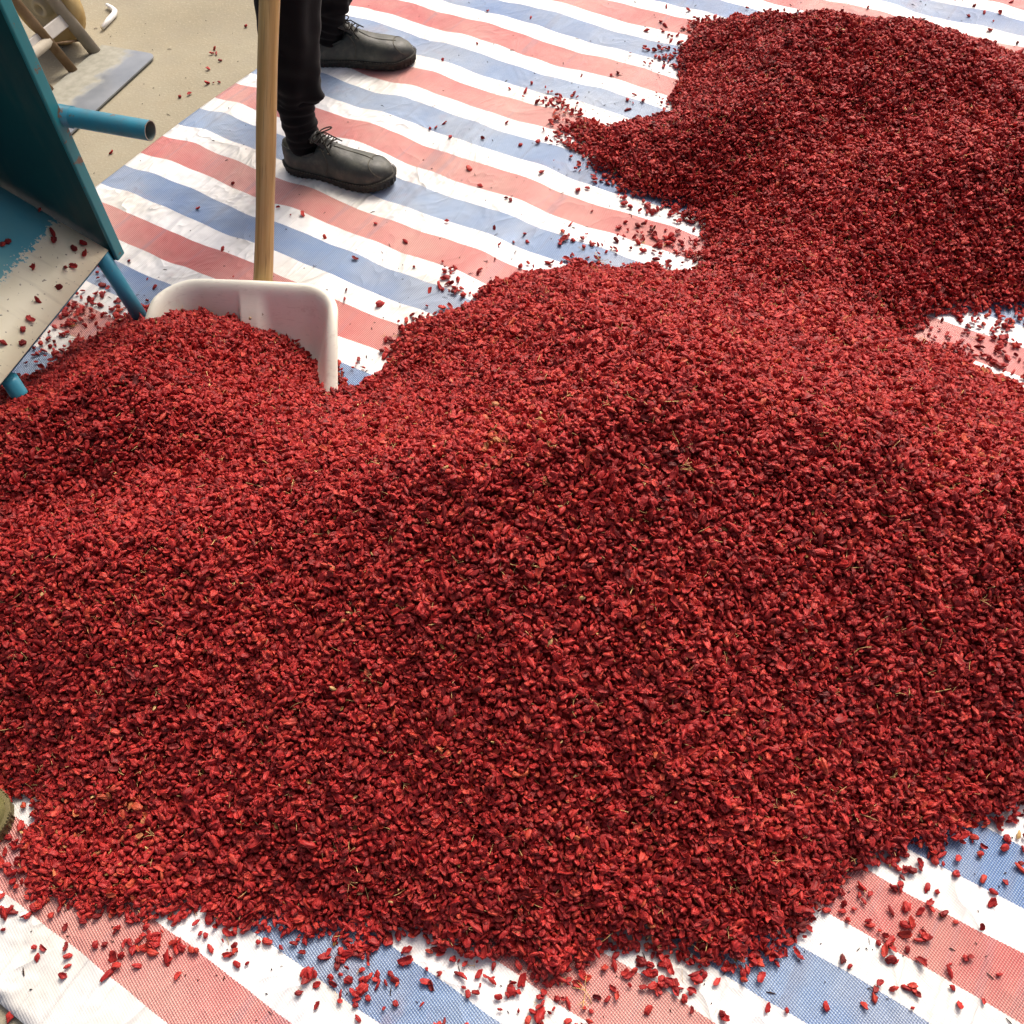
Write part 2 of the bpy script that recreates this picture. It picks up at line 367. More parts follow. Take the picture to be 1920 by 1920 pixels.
# ------------------------------------------------------------------ berry shapes
def fbm(p, seed):
    v = np.zeros(len(p)); a = 1
    r = np.random.default_rng(seed)
    for o in range(3):
        for _ in range(4):
            d = r.normal(size=3); d /= np.linalg.norm(d)
            v += a*np.sin(p@d*(1.6+1.7*o)*2+r.uniform(0, 6.28))/4
        a *= .6
    return v
def berry_mesh(kind, seed):
    r = np.random.default_rng(seed)
    nu, nv = 22, 15
    th = np.linspace(0, 2*math.pi, nu, endpoint=False); ph = np.linspace(-math.pi/2, math.pi/2, nv)
    T, Pp = np.meshgrid(th, ph, indexing='ij')
    x = np.sin(Pp); cr = np.cos(Pp)**r.uniform(.75, 1.15)
    nw = r.integers(5, 9); wr = 1.08-r.uniform(.22, .42)*np.abs(np.sin(nw*.5*T*1.0+1.6*x*r.uniform(-1, 1)+r.uniform(0, 6)))**.8*np.sign(1)
    wr = np.where(nw % 2 == 0, wr, 1.08-r.uniform(.2, .38)*np.abs(np.sin((nw+1)*.5*T+1.6*x+r.uniform(0, 6)))**.8)
    y = cr*np.cos(T)*wr; z = cr*np.sin(T)*wr
    p = np.stack([x, y, z], -1).reshape(-1, 3)
    p += (p*(.20*fbm(p*1.5, seed+5)+.10*fbm(p*3.4, seed+9))[:, None])
    if kind == 'plump': L, W, H = r.uniform(.0058, .0076), r.uniform(.0036, .0046), r.uniform(.0028, .0038)
    elif kind == 'round': L, W, H = r.uniform(.0048, .0060), r.uniform(.0042, .0052), r.uniform(.0032, .0042)
    elif kind == 'husk': L, W, H = r.uniform(.0062, .0082), r.uniform(.0038, .0052), r.uniform(.0013, .0019)
    elif kind == 'long': L, W, H = r.uniform(.0080, .0105), r.uniform(.0028, .0036), r.uniform(.0022, .0030)
    else: L, W, H = r.uniform(.0040, .0050), .0024, .0018
    q = p*np.array([L, W, H])
    if kind in ('husk', 'plump', 'round'):
        dent = {'husk': .0042, 'plump': .0012, 'round': .0020}[kind]*r.uniform(.7, 1.3)
        rr = (p[:, 0]**2*.5+p[:, 1]**2)
        q[:, 2] += dent*(rr-.3)*(1 if kind == 'husk' else (p[:, 2] > 0))
    bend = r.uniform(-1, 1)*(70 if kind == 'long' else 35)
    q[:, 2] += bend*q[:, 0]**2*.6; q[:, 1] += r.uniform(-40, 40)*q[:, 0]**2*.5
    tw = r.uniform(-60, 60); a = q[:, 0]*tw
    yy, zz = q[:, 1]*np.cos(a)-q[:, 2]*np.sin(a), q[:, 1]*np.sin(a)+q[:, 2]*np.cos(a)
    q[:, 1], q[:, 2] = yy, zz
    mb = MB().grid(q.reshape(nu, nv, 3), closed_u=True)
    return mb
proto = bpy.data.collections.new('berry_shapes')       # never linked to the scene: only instanced
kinds = ['plump', 'husk', 'plump', 'long', 'round', 'husk', 'plump', 'long', 'husk', 'round', 'plump', 'husk', 'small', 'plump']
berry_meshes = []
def add_proto(i, me, mat):
    me.materials.append(mat); o = bpy.data.objects.new('shape_%02d' % i, me); proto.objects.link(o)
for i, k in enumerate(kinds):
    me = berry_mesh(k, 100+i).mesh('dried_berry'); add_proto(i, me, MBY); berry_meshes.append(me)
NB = len(kinds)
def stem_mesh(seed, fork):
    r = random.Random(seed); L = r.uniform(.013, .024); pts = []
    c = r.uniform(-18, 18); c2 = r.uniform(-14, 14)
    for i in range(6):
        x = (i/5-.5)*L; pts.append((x, c*x*x, c2*x*x))
    mb = MB().tube(pts, [.00042]*5+[.00025], 5)
    if fork:
        for sgn in (-1, 1):
            mb.tube([(0, 0, 0), (L*.25, sgn*L*.18, .001), (L*.4, sgn*L*.36, .002)], [.0004, .0003, .0002], 5)
    return mb.mesh('dry_stem')
for j in range(4): add_proto(NB+j, stem_mesh(j, j > 1), M_stem)
sm = berry_mesh('small', 401).mesh('pale_seed'); add_proto(NB+4, sm, M_seed)
def leaf_mesh(seed):
    r = random.Random(seed); P = np.zeros((7, 5, 3))
    for i in range(7):
        for j in range(5):
            a = i/6; b = j/4-.5; wd = math.sin(math.pi*min(.98, max(.02, a)))*.0055
            P[i, j] = ((a-.5)*.012, b*wd, abs(b)*wd*.9+.002*math.sin(a*5+seed)+r.uniform(-.0004, .0004))
    return MB().grid(P).mesh('dry_leaf')
add_proto(NB+5, leaf_mesh(3), M_leaf); add_proto(NB+6, leaf_mesh(8), MBY)
# weights per shape
WT = np.array([1.3, 1.0, 1.3, .45, 1.3, 1.0, 1.3, .4, .9, 1.2, 1.3, .9, .9, 1.2] + [.14]*2+[.09]*2 + [.03, .05, .12]); WT /= WT.sum()

def scatter_tree():
    ng = bpy.data.node_groups.new('scatter_berries', 'GeometryNodeTree')
    ng.interface.new_socket('Geometry', in_out='INPUT', socket_type='NodeSocketGeometry')
    ng.interface.new_socket('Geometry', in_out='OUTPUT', socket_type='NodeSocketGeometry')
    gi = ng.nodes.new('NodeGroupInput'); go = ng.nodes.new('NodeGroupOutput')
    ip = ng.nodes.new('GeometryNodeInstanceOnPoints'); ci = ng.nodes.new('GeometryNodeCollectionInfo'); jn = ng.nodes.new('GeometryNodeJoinGeometry')
    ci.inputs['Collection'].default_value = proto; ci.inputs['Separate Children'].default_value = True; ci.inputs['Reset Children'].default_value = True
    def attr(name, dt):
        a = ng.nodes.new('GeometryNodeInputNamedAttribute'); a.data_type = dt; a.inputs['Name'].default_value = name; return a.outputs['Attribute']
    ln = ng.links.new
    ln(gi.outputs[0], ip.inputs['Points']); ln(ci.outputs[0], ip.inputs['Instance']); ip.inputs['Pick Instance'].default_value = True
    ln(attr('pick', 'INT'), ip.inputs['Instance Index']); ln(attr('turn', 'FLOAT_VECTOR'), ip.inputs['Rotation'])
    ln(attr('size', 'FLOAT_VECTOR'), ip.inputs['Scale']); ln(attr('on', 'BOOLEAN'), ip.inputs['Selection'])
    ln(gi.outputs[0], jn.inputs[0]); ln(ip.outputs[0], jn.inputs[0]); ln(jn.outputs[0], go.inputs[0])
    return ng
NG = scatter_tree()
def scatter_object(name, base_v, base_f, pts, rot, size, pick, mat):
    nb, npn = len(base_v), len(pts)
    me = bpy.data.meshes.new(name)
    allv = np.concatenate([np.asarray(base_v, float).reshape(-1, 3), pts]) if nb else np.asarray(pts)
    me.from_pydata(allv.tolist(), [], base_f if base_f is not None else [])
    if base_f: me.polygons.foreach_set('use_smooth', [True]*len(base_f))
    def at(nm, typ, key, arr):
        a = me.attributes.new(nm, typ, 'POINT'); a.data.foreach_set(key, arr)
    on = np.zeros(nb+npn, bool); on[nb:] = True
    R3 = np.zeros((nb+npn, 3)); R3[nb:] = rot
    S3 = np.ones((nb+npn, 3)); S3[nb:] = size[:, None]
    pk = np.zeros(nb+npn, np.int32); pk[nb:] = pick
    at('on', 'BOOLEAN', 'value', on); at('turn', 'FLOAT_VECTOR', 'vector', R3.ravel().astype(np.float32))
    at('size', 'FLOAT_VECTOR', 'vector', S3.ravel().astype(np.float32)); at('pick', 'INT', 'value', pk)
    me.update()
    o = link(name, me, mat); md = o.modifiers.new('scatter', 'NODES'); md.node_group = NG
    return o

# ------------------------------------------------------------------ the heaps: one height field
OUT = np.array([(-.664, .468), (-.660, .445), (-.663, .395), (-.621, .347), (-.535, .323), (-.432, .312), (-.291, .290), (-.199, .278), (-.07, .240), (.02, .232), (.089, .240), (.183, .226),
    (.279, .232), (.332, .263), (.396, .310), (.471, .338), (.581, .365), (.632, .376), (.80, .42), (1.0, .56), (1.12, .78), (1.06, .98), (.893, 1.094), (.797, 1.199), (.734, 1.245),
    (.836, 1.293), (.971, 1.31), (1.15, 1.32), (1.40, 1.42), (1.52, 1.65), (1.42, 1.88), (1.24, 2.08), (1.0, 2.24), (.80, 2.32), (.62, 2.37), (.52, 2.36), (.475, 2.26), (.445, 2.10), (.405, 1.985), (.34, 1.962), (.26, 1.962), (.18, 1.965), (.165, 1.935),
    (.235, 1.79), (.30, 1.68), (.425, 1.61), (.415, 1.54), (.378, 1.45), (.23, 1.475), (.06, 1.485), (.0, 1.435), (-.135, 1.365), (-.180, 1.33), (-.225, 1.225), (-.272, 1.195),
    (-.262, 1.19), (-.29, 1.21), (-.34, 1.32), (-.42, 1.41), (-.58, 1.45), (-.66, 1.42), (-.74, 1.375), (-.80, 1.33), (-.86, 1.27), (-.935, 1.21), (-1.08, 1.08), (-1.15, .85), (-1.05, .68), (-.86, .53), (-.73, .488)])
def seg_dist(px, py, ax, ay, bx, by):
    vx, vy = bx-ax, by-ay; L = vx*vx+vy*vy+1e-12
    t = np.clip(((px-ax)*vx+(py-ay)*vy)/L, 0, 1)
    return np.hypot(px-ax-t*vx, py-ay-t*vy), t
def inside_dist(px, py):
    d = np.full(px.shape, 1e9); ins = np.zeros(px.shape, bool); k = len(OUT)
    for i in range(k):
        a, b = OUT[i], OUT[(i+1) % k]
        dd, _ = seg_dist(px, py, a[0], a[1], b[0], b[1]); d = np.minimum(d, dd)
        c = (a[1] > py) != (b[1] > py)
        xin = a[0]+(py-a[1])*(b[0]-a[0])/(b[1]-a[1]+1e-15)
        ins ^= c & (px < xin)
    return np.where(ins, d, -d)
RIDGES = [  # ax, ay, bx, by, ha, hb, slope
    (.04, .88, .12, .87, .35, .345, .52), (.12, .87, .42, .80, .345, .27, .47), (.42, .80, .78, .68, .27, .19, .42), (.78, .68, 1.0, .78, .19, .16, .42), (.04, .88, -.36, .77, .335, .19, .54), (-.36, .77, -.85, .72, .195, .17, .56),
    (-.46, 1.14, -.66, 1.11, .250, .240, .68), (-.66, 1.10, -.90, 1.0, .225, .18, .5), (-.50, 1.27, -.61, 1.30, .15, .165, .55), (.53, 2.17, .68, 2.04, .12, .195, .45), (.68, 2.04, .88, 1.92, .195, .215, .45), (.88, 1.92, 1.12, 1.68, .205, .165, .42), (.62, 1.80, .88, 1.85, .15, .19, .4),
    (.45, 1.58, .95, 1.55, .12, .17, .35), (.10, 1.38, .50, 1.36, .10, .12, .4), (.28, 1.84, .5, 1.74, .03, .12, .3), (1.0, 1.5, 1.3, 1.6, .15, .2, .4)]
def wave(px, py, sc_, seed, n=9):
    r = np.random.default_rng(seed); v = np.zeros(px.shape)
    for _ in range(n):
        a = r.uniform(0, 6.28); f = r.uniform(.6, 1.5)/sc_
        v += np.sin((px*math.cos(a)+py*math.sin(a))*f*6.283+r.uniform(0, 6.28))
    return v/math.sqrt(n)
def heap_h(px, py):
    px = np.asarray(px, float); py = np.asarray(py, float)
    wq = np.clip(1-inside_dist(px, py)/.10, .25, 1); wx = px+.012*wq*wave(px, py, .12, 21); wy = py+.012*wq*wave(px, py, .12, 22)
    wx = wx+.0065*wq*wave(px, py, .05, 23); wy = wy+.0065*wq*wave(px, py, .05, 24)
    d = inside_dist(wx, wy)
    k = .013
    acc = np.zeros(px.shape)
    for ax, ay, bx, by, ha, hb, sl in RIDGES:
        dd, t = seg_dist(wx, wy, ax, ay, bx, by)
        h = ha+(hb-ha)*t - sl*(np.sqrt(dd*dd+.06**2)-.06)
        acc += np.exp(np.clip(h/k, -40, 40))
    T = np.maximum(k*np.log(acc+1e-9), .02)
    T = np.maximum(T, .028)
    dp = np.maximum(d, 0); E_ = .64*dp*(1-.55*np.exp(-dp/.03)) + .006*(1-np.exp(-dp/.012))
    h = -.02*np.log(np.exp(-E_/.02)+np.exp(-T/.02))
    h = np.maximum(h, 0)*np.clip(d/.004, 0, 1)
    h += np.clip(h/.05, 0, 1)*(.0022*wave(px, py, .11, 31)+.0030*wave(px, py, .042, 32)+.004*wave(px, py, .36, 33))
    return np.where(d > 0, np.maximum(h, 0), 0), d
def behind_scoop(px, py, z=0):
    a = (px+.442)*.989 - (py-1.318)*.150; b = -(px+.442)*.150 - (py-1.318)*.989
    return (np.abs(a) < .188) & (b < .010-.030*np.clip(z/.128, 0, 1)) & (b > -.3)
def region(px, py):
    """0 front heap, 1 heap at the shovel, 2 rear heap"""
    rear = py > 1.30+.10*np.clip((px-.2)/.6, -1, 1)-.25*np.clip((px-.65)/.2, 0, 1)*0 + .02*np.sin(px*9)
    rear &= px > .0
    left = (px < -.27) & (py > .885+.10*np.clip((-.45-px), 0, 1)*.2 + (px+.45).clip(0, 1)*1.0)
    return np.where(rear, 2, np.where(left, 1, 0))
# berries: dense random points inside the outline
cell = .0043
gx = np.arange(-1.25, 1.7, cell); gy = np.arange(.18, 2.42, cell)
GX, GY = np.meshgrid(gx, gy, indexing='ij'); GX = GX.ravel(); GY = GY.ravel()
GX = GX+rng.uniform(-.6, .6, GX.shape)*cell; GY = GY+rng.uniform(-.6, .6, GY.shape)*cell
# keep what the camera, or one a step beside it, can see
dz = GY*math.cos(pitch)+math.sin(pitch)*(CAM_H-.1)
keep = (np.abs(GX) < dz*.533+.16)
GX, GY = GX[keep], GY[keep]
HH, DD = heap_h(GX, GY)
fr = np.clip(DD/.02, 0, 1)
keep = (DD > -.001) & ~behind_scoop(GX, GY, HH) & (rng.uniform(size=GX.shape) < .40+.60*fr)
GX, GY, HH, DD = GX[keep], GY[keep], HH[keep], DD[keep]
TZ = tarp_zw(GX, GY)
RG = region(GX, GY)
npt = len(GX)
def rand_rot(nn, tilt):
    return np.stack([rng.normal(0, tilt, nn), rng.normal(0, tilt, nn), rng.uniform(0, 6.283, nn)], -1)
rot = rand_rot(npt, .62)
zz = TZ+.0035+HH+rng.uniform(-.0050, .0040, npt)*np.clip(HH/.012, 0, 1)+rng.uniform(0, .002, npt)
pts = np.stack([GX, GY, zz], -1)
pick = rng.choice(len(WT), npt, p=WT)
size = np.exp(rng.normal(0, .24, npt))*.71
# core surface just below the berries
cs = .016
cxs = np.arange(-1.22, 1.70, cs); cys = np.arange(.16, 2.44, cs)
CX, CY = np.meshgrid(cxs, cys, indexing='ij'); CH, CD = heap_h(CX, CY); CR = region(CX, CY)
CZ = tarp_zw(CX, CY)+CH-.0075
heap_specs = [
    ('berry_heap', 'big front heap of dried red berries filling the lower half of the picture', 0),
    ('berry_heap', 'smaller heap of dried red berries pushed up against the white shovel', 1),
    ('berry_heap', 'rear heap of dried red berries at the upper right behind the front heap', 2)]
for nm, lab, rid in heap_specs:
    idx = -np.ones(CX.shape, int); V = []; F = []
    ok = (CD[:-1, :-1] > .014) & (CD[1:, :-1] > .014) & (CD[:-1, 1:] > .014) & (CD[1:, 1:] > .014) & (CR[:-1, :-1] == rid) & ~behind_scoop(CX, CY-.02, CH)[:-1, :-1] & ~behind_scoop(CX, CY-.02, CH)[1:, 1:]
    for i, j in zip(*np.nonzero(ok)):
        q = []
        for a, b in ((i, j), (i+1, j), (i+1, j+1), (i, j+1)):
            if idx[a, b] < 0:
                idx[a, b] = len(V); V.append((CX[a, b], CY[a, b], CZ[a, b]))
            q.append(int(idx[a, b]))
        F.append(q)
    s_ = RG == rid
    o = scatter_object(nm, V, F, pts[s_], rot[s_], size[s_], pick[s_], M_core)
    tag(o, lab, 'berry heap', 'heaps of dried berries on the tarp', 'stuff')

# ------------------------------------------------------------------ machine on the left
A0 = Vector((-.663, 1.367, .21)); LD = Vector((-.319, -.948, 0)); PD = Vector((-.948, .319, 0))
mach = empty('sorting_machine', (A0.x, A0.y, 0))
MR = Matrix((LD, PD, LD.cross(PD))).transposed()      # machine frame: x along the lip, y uphill
def mloc(x, y, z): return MR @ Vector((x, y, 0)) + Vector((A0.x, A0.y, z))
MUP = 1 if LD.cross(PD).z > 0 else -1
mach.location = (0, 0, 0)
SL = R_(32)
# tray: own frame so that the paint follows it
tr = MB(); NX, NY = 14, 14; TW, TLn = .58, .62
P = np.zeros((NX, NY, 3))
for i in range(NX):
    for j in range(NY):
        P[i, j] = (TW*i/(NX-1), TLn*j/(NY-1), .0012*math.sin(i*1.3)*math.sin(j*.9))
tr.grid(P, smooth=True)
tray = tr.build('discharge_tray', M_tray, mach)
yd = (PD*math.cos(SL)+Vector((0, 0, math.sin(SL)))).normalized()
zd = LD.cross(yd)
TMx = Matrix((LD, yd, zd)).transposed().to_4x4(); TMx.translation = A0 + LD*.004
tray.matrix_world = TMx
so = tray.modifiers.new('thickness', 'SOLIDIFY'); so.thickness = .003; so.offset = 0
def prism(pts, depth_vec):
    mb = MB(); k = len(pts); dv = Vector(depth_vec)
    mb.add([Vector(p) for p in pts]+[Vector(p)+dv for p in pts],
           [tuple(range(k))[::-1], tuple(range(k, 2*k))]+[(i, (i+1) % k, k+(i+1) % k, k+i) for i in range(k)], False)
    return mb
# side plate: vertical, stands on the far edge of the tray
def side(xoff, name):
    pl = [mloc(xoff, 0, .185), mloc(xoff, .05, .175), mloc(xoff, .60, .50), mloc(xoff, .60, 1.12), mloc(xoff, 0, 1.12)]
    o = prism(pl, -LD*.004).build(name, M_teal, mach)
    fl = MB().box(mloc(xoff-.010, -.0035, .6525), (.022, .007, .935), MR, bev=.002).build('edge_flange', M_tealedge_lit, o)
    return o
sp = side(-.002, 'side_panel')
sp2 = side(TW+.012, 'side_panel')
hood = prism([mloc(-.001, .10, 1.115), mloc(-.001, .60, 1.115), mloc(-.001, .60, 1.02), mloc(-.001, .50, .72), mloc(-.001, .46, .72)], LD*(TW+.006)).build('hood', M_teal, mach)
# pipe stub on the outer side of the plate
pz = .441; pa = mloc(-.028, .10, pz+.004); pb = mloc(-.028, -.15, pz-.004)
pm = MB(); pm.tube([pa, pb], .0150, 28, caps=False)
inner = MB(); inner.tube([pa+(pb-pa)*.6, pb], .0134, 28, caps=False)
ann = MB(); dirp = (pb-pa).normalized(); x_ = dirp.cross(Vector((0, 0, 1))).normalized(); y_ = dirp.cross(x_)
vs = []; fs = []
for j in range(28):
    a = 2*math.pi*j/28; u_ = x_*math.cos(a)+y_*math.sin(a)
    vs += [pb+u_*.0150, pb+u_*.0134]
for j in range(28):
    k = (j+1) % 28; fs.append((2*j, 2*j+1, 2*k+1, 2*k))
pipe = pm.build('handle_pipe', M_teal_l, mach); inner.build('pipe_bore', M_pipein, pipe)
ann.add(vs, fs, False); ann.build('pipe_rim', M_bar2, pipe)
MB().tube([mloc(-.028, .10, pz+.004), mloc(-.028, -.018, pz)], .0164, 24).build('pipe_collar', M_teal_l, mach)
# legs: tubes below the lip and at the back
for (x, y, top, tilt) in ((.012, .012, .215, -.012), (TW-.02, .012, .215, 0), (.03, .52, .50, 0), (TW-.03, .52, .50, 0), (.300, .012, .20, 0)):
    b_ = mloc(x+tilt, y-.02 if tilt else y, .0); b_.z = .006
    MB().tube([b_, mloc(x, y, top-.008)], .0135, 18).build('leg', M_teal_l, mach)
MB().tube([mloc(-.0, .03, .19), mloc(TW, .03, .19)], .009, 10).build('lip_brace', M_teal_l, mach)
tag(mach, 'teal painted sorting machine with sloping discharge tray at the left edge', 'machine')

# ------------------------------------------------------------------ shovel
H0 = Vector((-.425, 1.355, .123)); HD = Vector((.080, .255, .371)).normalized()
shovel = empty('grain_shovel', (0, 0, 0))
F2 = Vector((-.150, -.989, 0)).normalized(); W2 = Vector((-F2.y, F2.x, 0))      # forward (to the camera), right
if W2.x < 0: W2 = -W2
B0 = Vector((-.442, 1.318, .012))
hw, Lb, cr = .150, .30, .055
base_path = []                                   # outline of the rim, left front -> back -> right front
for i in range(13): base_path.append((-hw, Lb-(Lb-cr)*i/12))
for i in range(1, 10): a = R_(90*i/9); base_path.append((-hw+cr-cr*math.cos(a), cr-cr*math.sin(a)))
for i in range(1, 60): base_path.append((-hw+cr+(2*hw-2*cr)*i/60, 0))
for i in range(10): a = R_(90*i/9); base_path.append((hw-cr+cr*math.sin(a), cr-cr*math.cos(a)))
for i in range(1, 13): base_path.append((hw, cr+(Lb-cr)*i/12))
ctr = (0, .16)
rows = []
for (px, py) in base_path:
    hgt = .122*(1-.80*sst(.045, .21, py)) * (1+.03*math.cos(px/hw*1.5))
    # outward normal in plan
    if py <= cr and abs(px) > hw-cr:
        c_ = ((hw-cr)*math.copysign(1, px), cr); nx, ny = px-c_[0], py-c_[1]
    elif py > cr: nx, ny = math.copysign(1, px), 0
    else: nx, ny = 0, -1
    l = math.hypot(nx, ny) or 1; nx /= l; ny /= l
    bul = float(sst(-.024, -.019, px)*sst(.034, .010, px))*(1 if py < cr else 0)          # socket swelling in the back wall
    row = []
    for (off, zf) in ((-.075, 0), (-.060, .004), (-.046, .05), (-.034, .18), (-.024, .40), (-.016, .64), (-.010, .84), (-.006, .94), (.000, 1.0), (.0055, 1.005), (.0095, .988), (.012, .955), (.012, .91)):
        o_ = off - bul*.024*(1 if .0 < zf < .9 else .0)*math.sin(math.pi*min(1, zf+.15))
        row.append(B0 + W2*((px+nx*o_)*(1+.80*py)) + Vector((F2.x, F2.y, 0))*(py+ny*o_) + Vector((0, 0, hgt*zf)) - Vector((F2.x, F2.y, 0))*(.028*zf if py < cr else .028*zf*sst(.2, cr, py)))
    rows.append(row)
bl = MB(); P = np.array([[tuple(v) for v in r] for r in rows]); bl.grid(P)
fl = P[:, 0, :]; k = len(fl)                     # floor: join left and right halves
fs = []
o0 = len(bl.v); bl.v += [tuple(v) for v in fl]
for i in range(k//2-1): fs.append((o0+i, o0+i+1, o0+k-2-i, o0+k-1-i))
bl.f += fs; bl.sm += [True]*len(fs)
blade = bl.build('blade', M_plastic, shovel)
sd_ = blade.modifiers.new('thickness', 'SOLIDIFY'); sd_.thickness = .004; sd_.offset = -1
sb = blade.modifiers.new('smooth', 'SUBSURF'); sb.levels = 1; sb.render_levels = 1
hb = H0 - HD*.10; he = H0 + HD*1.18
hm = MB()
hl = (he-hb).length
segs = 40
hm.tube([Vector((.0022*math.sin(i*.23+1), .0022*math.sin(i*.31), hl*i/segs)) for i in range(segs+1)], [.0168+.0007*math.sin(i*.7)*math.sin(i*.21) for i in range(segs+1)], 24)
handle = hm.build('handle', M_wood, shovel)
hz = HD; hx = hz.cross(Vector((0, 0, 1))).normalized(); hy = hz.cross(hx)
HM = Matrix((hx, hy, hz)).transposed().to_4x4(); HM.translation = hb + Vector((0, .022, -.004)); handle.matrix_world = HM
sk = MB(); sk.tube([hb+Vector((0, .022, -.004))+HD*(-.005), hb+Vector((0, .022, -.004))+HD*.085], [.024, .0205], 24)
sk.build('socket', M_plastic, blade)
rivm = MB(); rv0 = B0+W2*.004+F2*.020+Vector((0, 0, .088))
rivm.tube([rv0, rv0+F2*.004], [.0026, .0020], 12); rivm.build('rivet', M_bar, blade)
tag(shovel, 'white plastic grain shovel with wooden handle standing in the berries', 'shovel')

# ------------------------------------------------------------------ shoes
def lerp_tab(x, xs_, ys_): return np.interp(x, xs_, ys_)
SXs = [0, .03, .08, .15, .25, .33, .40, .5, .6, .7, .8, .88, .94, .98, 1.0]
SW = [.012, .026, .0340, .0370, .0370, .0370, .0380, .040, .0440, .0463, .0455, .0405, .0315, .019, .006]
ST = [.050, .056, .055, .049, .045, .058, .068, .0605, .0515, .0455, .0420, .0385, .0335, .026, .015]
SLh = .0215
def shoe_pt(L, x, th, out=0.0):
    """point on the upper: x 0..1 heel to toe, th 0..pi from outer to inner side"""
    w_ = float(lerp_tab(x, SXs, SW)); t_ = float(lerp_tab(x, SXs, ST))
    c, s = math.cos(th), math.sin(th)
    pw = .62 if x < .35 else .62+.22*float(sst(.35, .6, x))
    yy = w_*math.copysign(abs(c)**.72, c)*(1 - (.06 if x < .30 else .06+.14*float(sst(.30, .40, x))*(1-float(sst(.42, .6, x)))-.06*float(sst(.5, .7, x)))*s)
    zz_ = t_*max(s, 0)**pw
    open_ = float(sst(.005, .05, x))*(1-float(sst(.30, .37, x)))
    zz_ -= .0016*math.exp(-((x-.60)/.09)**2)*abs(math.sin(x*95+s*3))*s
    zz_ -= open_*.026*float(sst(.72, .90, s))
    v = Vector((x*L, yy, SLh-.003+zz_))
    if out:
        nrm_ = Vector((0, c*.8, s)).normalized(); v += nrm_*out
    return v
def make_shoe(parent, loc, rz, mats, L=.278, mirror=1, laces=True, name='shoe', scale=(1, 1, 1)):
    upm, som, lam, stm = mats
    mb = MB(); nx_, nt_ = 46, 29
    xs_ = (1-np.cos(np.linspace(0, math.pi, nx_)))/2
    P = np.zeros((nx_, nt_, 3))
    for i, x in enumerate(xs_):
        for j in range(nt_): P[i, j] = shoe_pt(L, x, math.pi*j/(nt_-1))
    P[..., 1] *= mirror
    # bow of the forefoot towards the inside
    def bow(Pv): Pv[..., 1] += mirror*.006*np.sin(np.clip(Pv[..., 0]/L, 0, 1)*math.pi)**1 - mirror*.003; return Pv
    bow(P)
    mb.grid(P)
    up = mb.build(name, upm, parent); up.location = loc; up.rotation_euler = (0, 0, rz); up.scale = scale
    # sole with cut ribs
    def outline(x, grow):
        return float(lerp_tab(x, SXs, SW))+grow
    so_ = MB(); ring = []
    npt_ = 110
    for side_ in (1, -1):
        rg = range(npt_) if side_ == 1 else range(npt_-1, -1, -1)
        for i in rg:
            x = (1-math.cos(math.pi*i/(npt_-1)))/2
            ring.append((x, side_))
    m_ = len(ring); lay = []
    zs = [(0.000, -.002, 0), (.0015, .0015, 1), (.0125, .0028, 1), (.0145, .0042, 0), (.0195, .0048, 0), (.0215, .0030, 0), (.0218, -.002, 0)]
    for (z, gr, rib) in zs:
        l_ = []
        for q_, (x, s_) in enumerate(ring):
            wv = outline(x, gr); rb = (-.0016 if (q_//2) % 2 else .0004) if rib else 0
            xx = x*L + (gr+rb)*(1 if x > .5 else -1)*float(abs(2*x-1)**6)
            spring = .010*float(sst(.80, 1.0, x)) + .003*float(sst(.08, 0, x))
            l_.append((xx, mirror*s_*(wv+rb), z+spring*(.6 if z < .01 else 1)*.8))
        lay.append(l_)
    PP = np.array(lay).transpose(1, 0, 2); bow(PP); so_.grid(PP, closed_u=True, smooth=False)
    top = PP[:, -1]; bot = PP[:, 0]
    o_ = len(so_.v); so_.v += [tuple(v) for v in bot]+[tuple(v) for v in top]
    h_ = m_//2
    for i in range(h_-1):
        so_.f.append((o_+i, o_+i+1, o_+m_-2-i, o_+m_-1-i)); so_.sm.append(False)
        so_.f.append((o_+m_+i, o_+m_+m_-1-i, o_+m_+m_-2-i, o_+m_+i+1)); so_.sm.append(False)
    so_.build('sole', som, up)
    bw = lambda v: Vector((v.x, mirror*v.y+mirror*.006*math.sin(min(max(v.x/L, 0), 1)*math.pi)-mirror*.003, v.z))
    # stitched welt
    st_ = MB()
    for q_ in range(0, m_, 2):
        x, s_ = ring[q_]
        a = PP[q_, 4]; b = PP[(q_+1) % m_, 4]
        a = Vector(a)+Vector((0, 0, .0025)); b = Vector(b)+Vector((0, 0, .0025))
        if (b-a).length > 1e-4: st_.tube([a, b], .0010, 5)
    tag(st_.build('welt_stitching', stm, up), kind='stuff')
    if not laces: return up
    # seams
    MB().tube([bw(shoe_pt(L, .50+.34*i/12, math.pi/2+.10*math.sin(i/12*3), .0004)) for i in range(13)], .0009, 6).build('seam', stm, up)
    cap_ = [bw(shoe_pt(L, .985-.165*math.sin(math.pi*i/16)**.7, .35+(math.pi-.7)*i/16, .0004)) for i in range(17)]
    MB().tube(cap_, .0010, 6).build('seam', stm, up)
    for s_ in (0, 1):
        pth = []
        for i in range(13):
            tt = i/12; x = .395+.115*tt*(1.6-.6*tt) if tt < .6 else .395+.115*.6*1.24+.02*math.sin((tt-.6)*4)-.10*(tt-.6)
            th = 1.12-tt*1.06
            pth.append(bw(shoe_pt(L, x, th if s_ == 0 else math.pi-th, .0005)))
        MB().tube(pth, .0011, 6).build('seam', stm, up)
    MB().tube([bw(shoe_pt(L, .012, th_, .0006)) for th_ in np.linspace(.25, math.pi-.25, 12)], .0010, 6).build('seam', stm, up)
    # collar edge
    co_ = MB()
    edge_ = []
    for i in range(17): edge_.append(bw(shoe_pt(L, .35-.335*i/16, .80, .0006)))
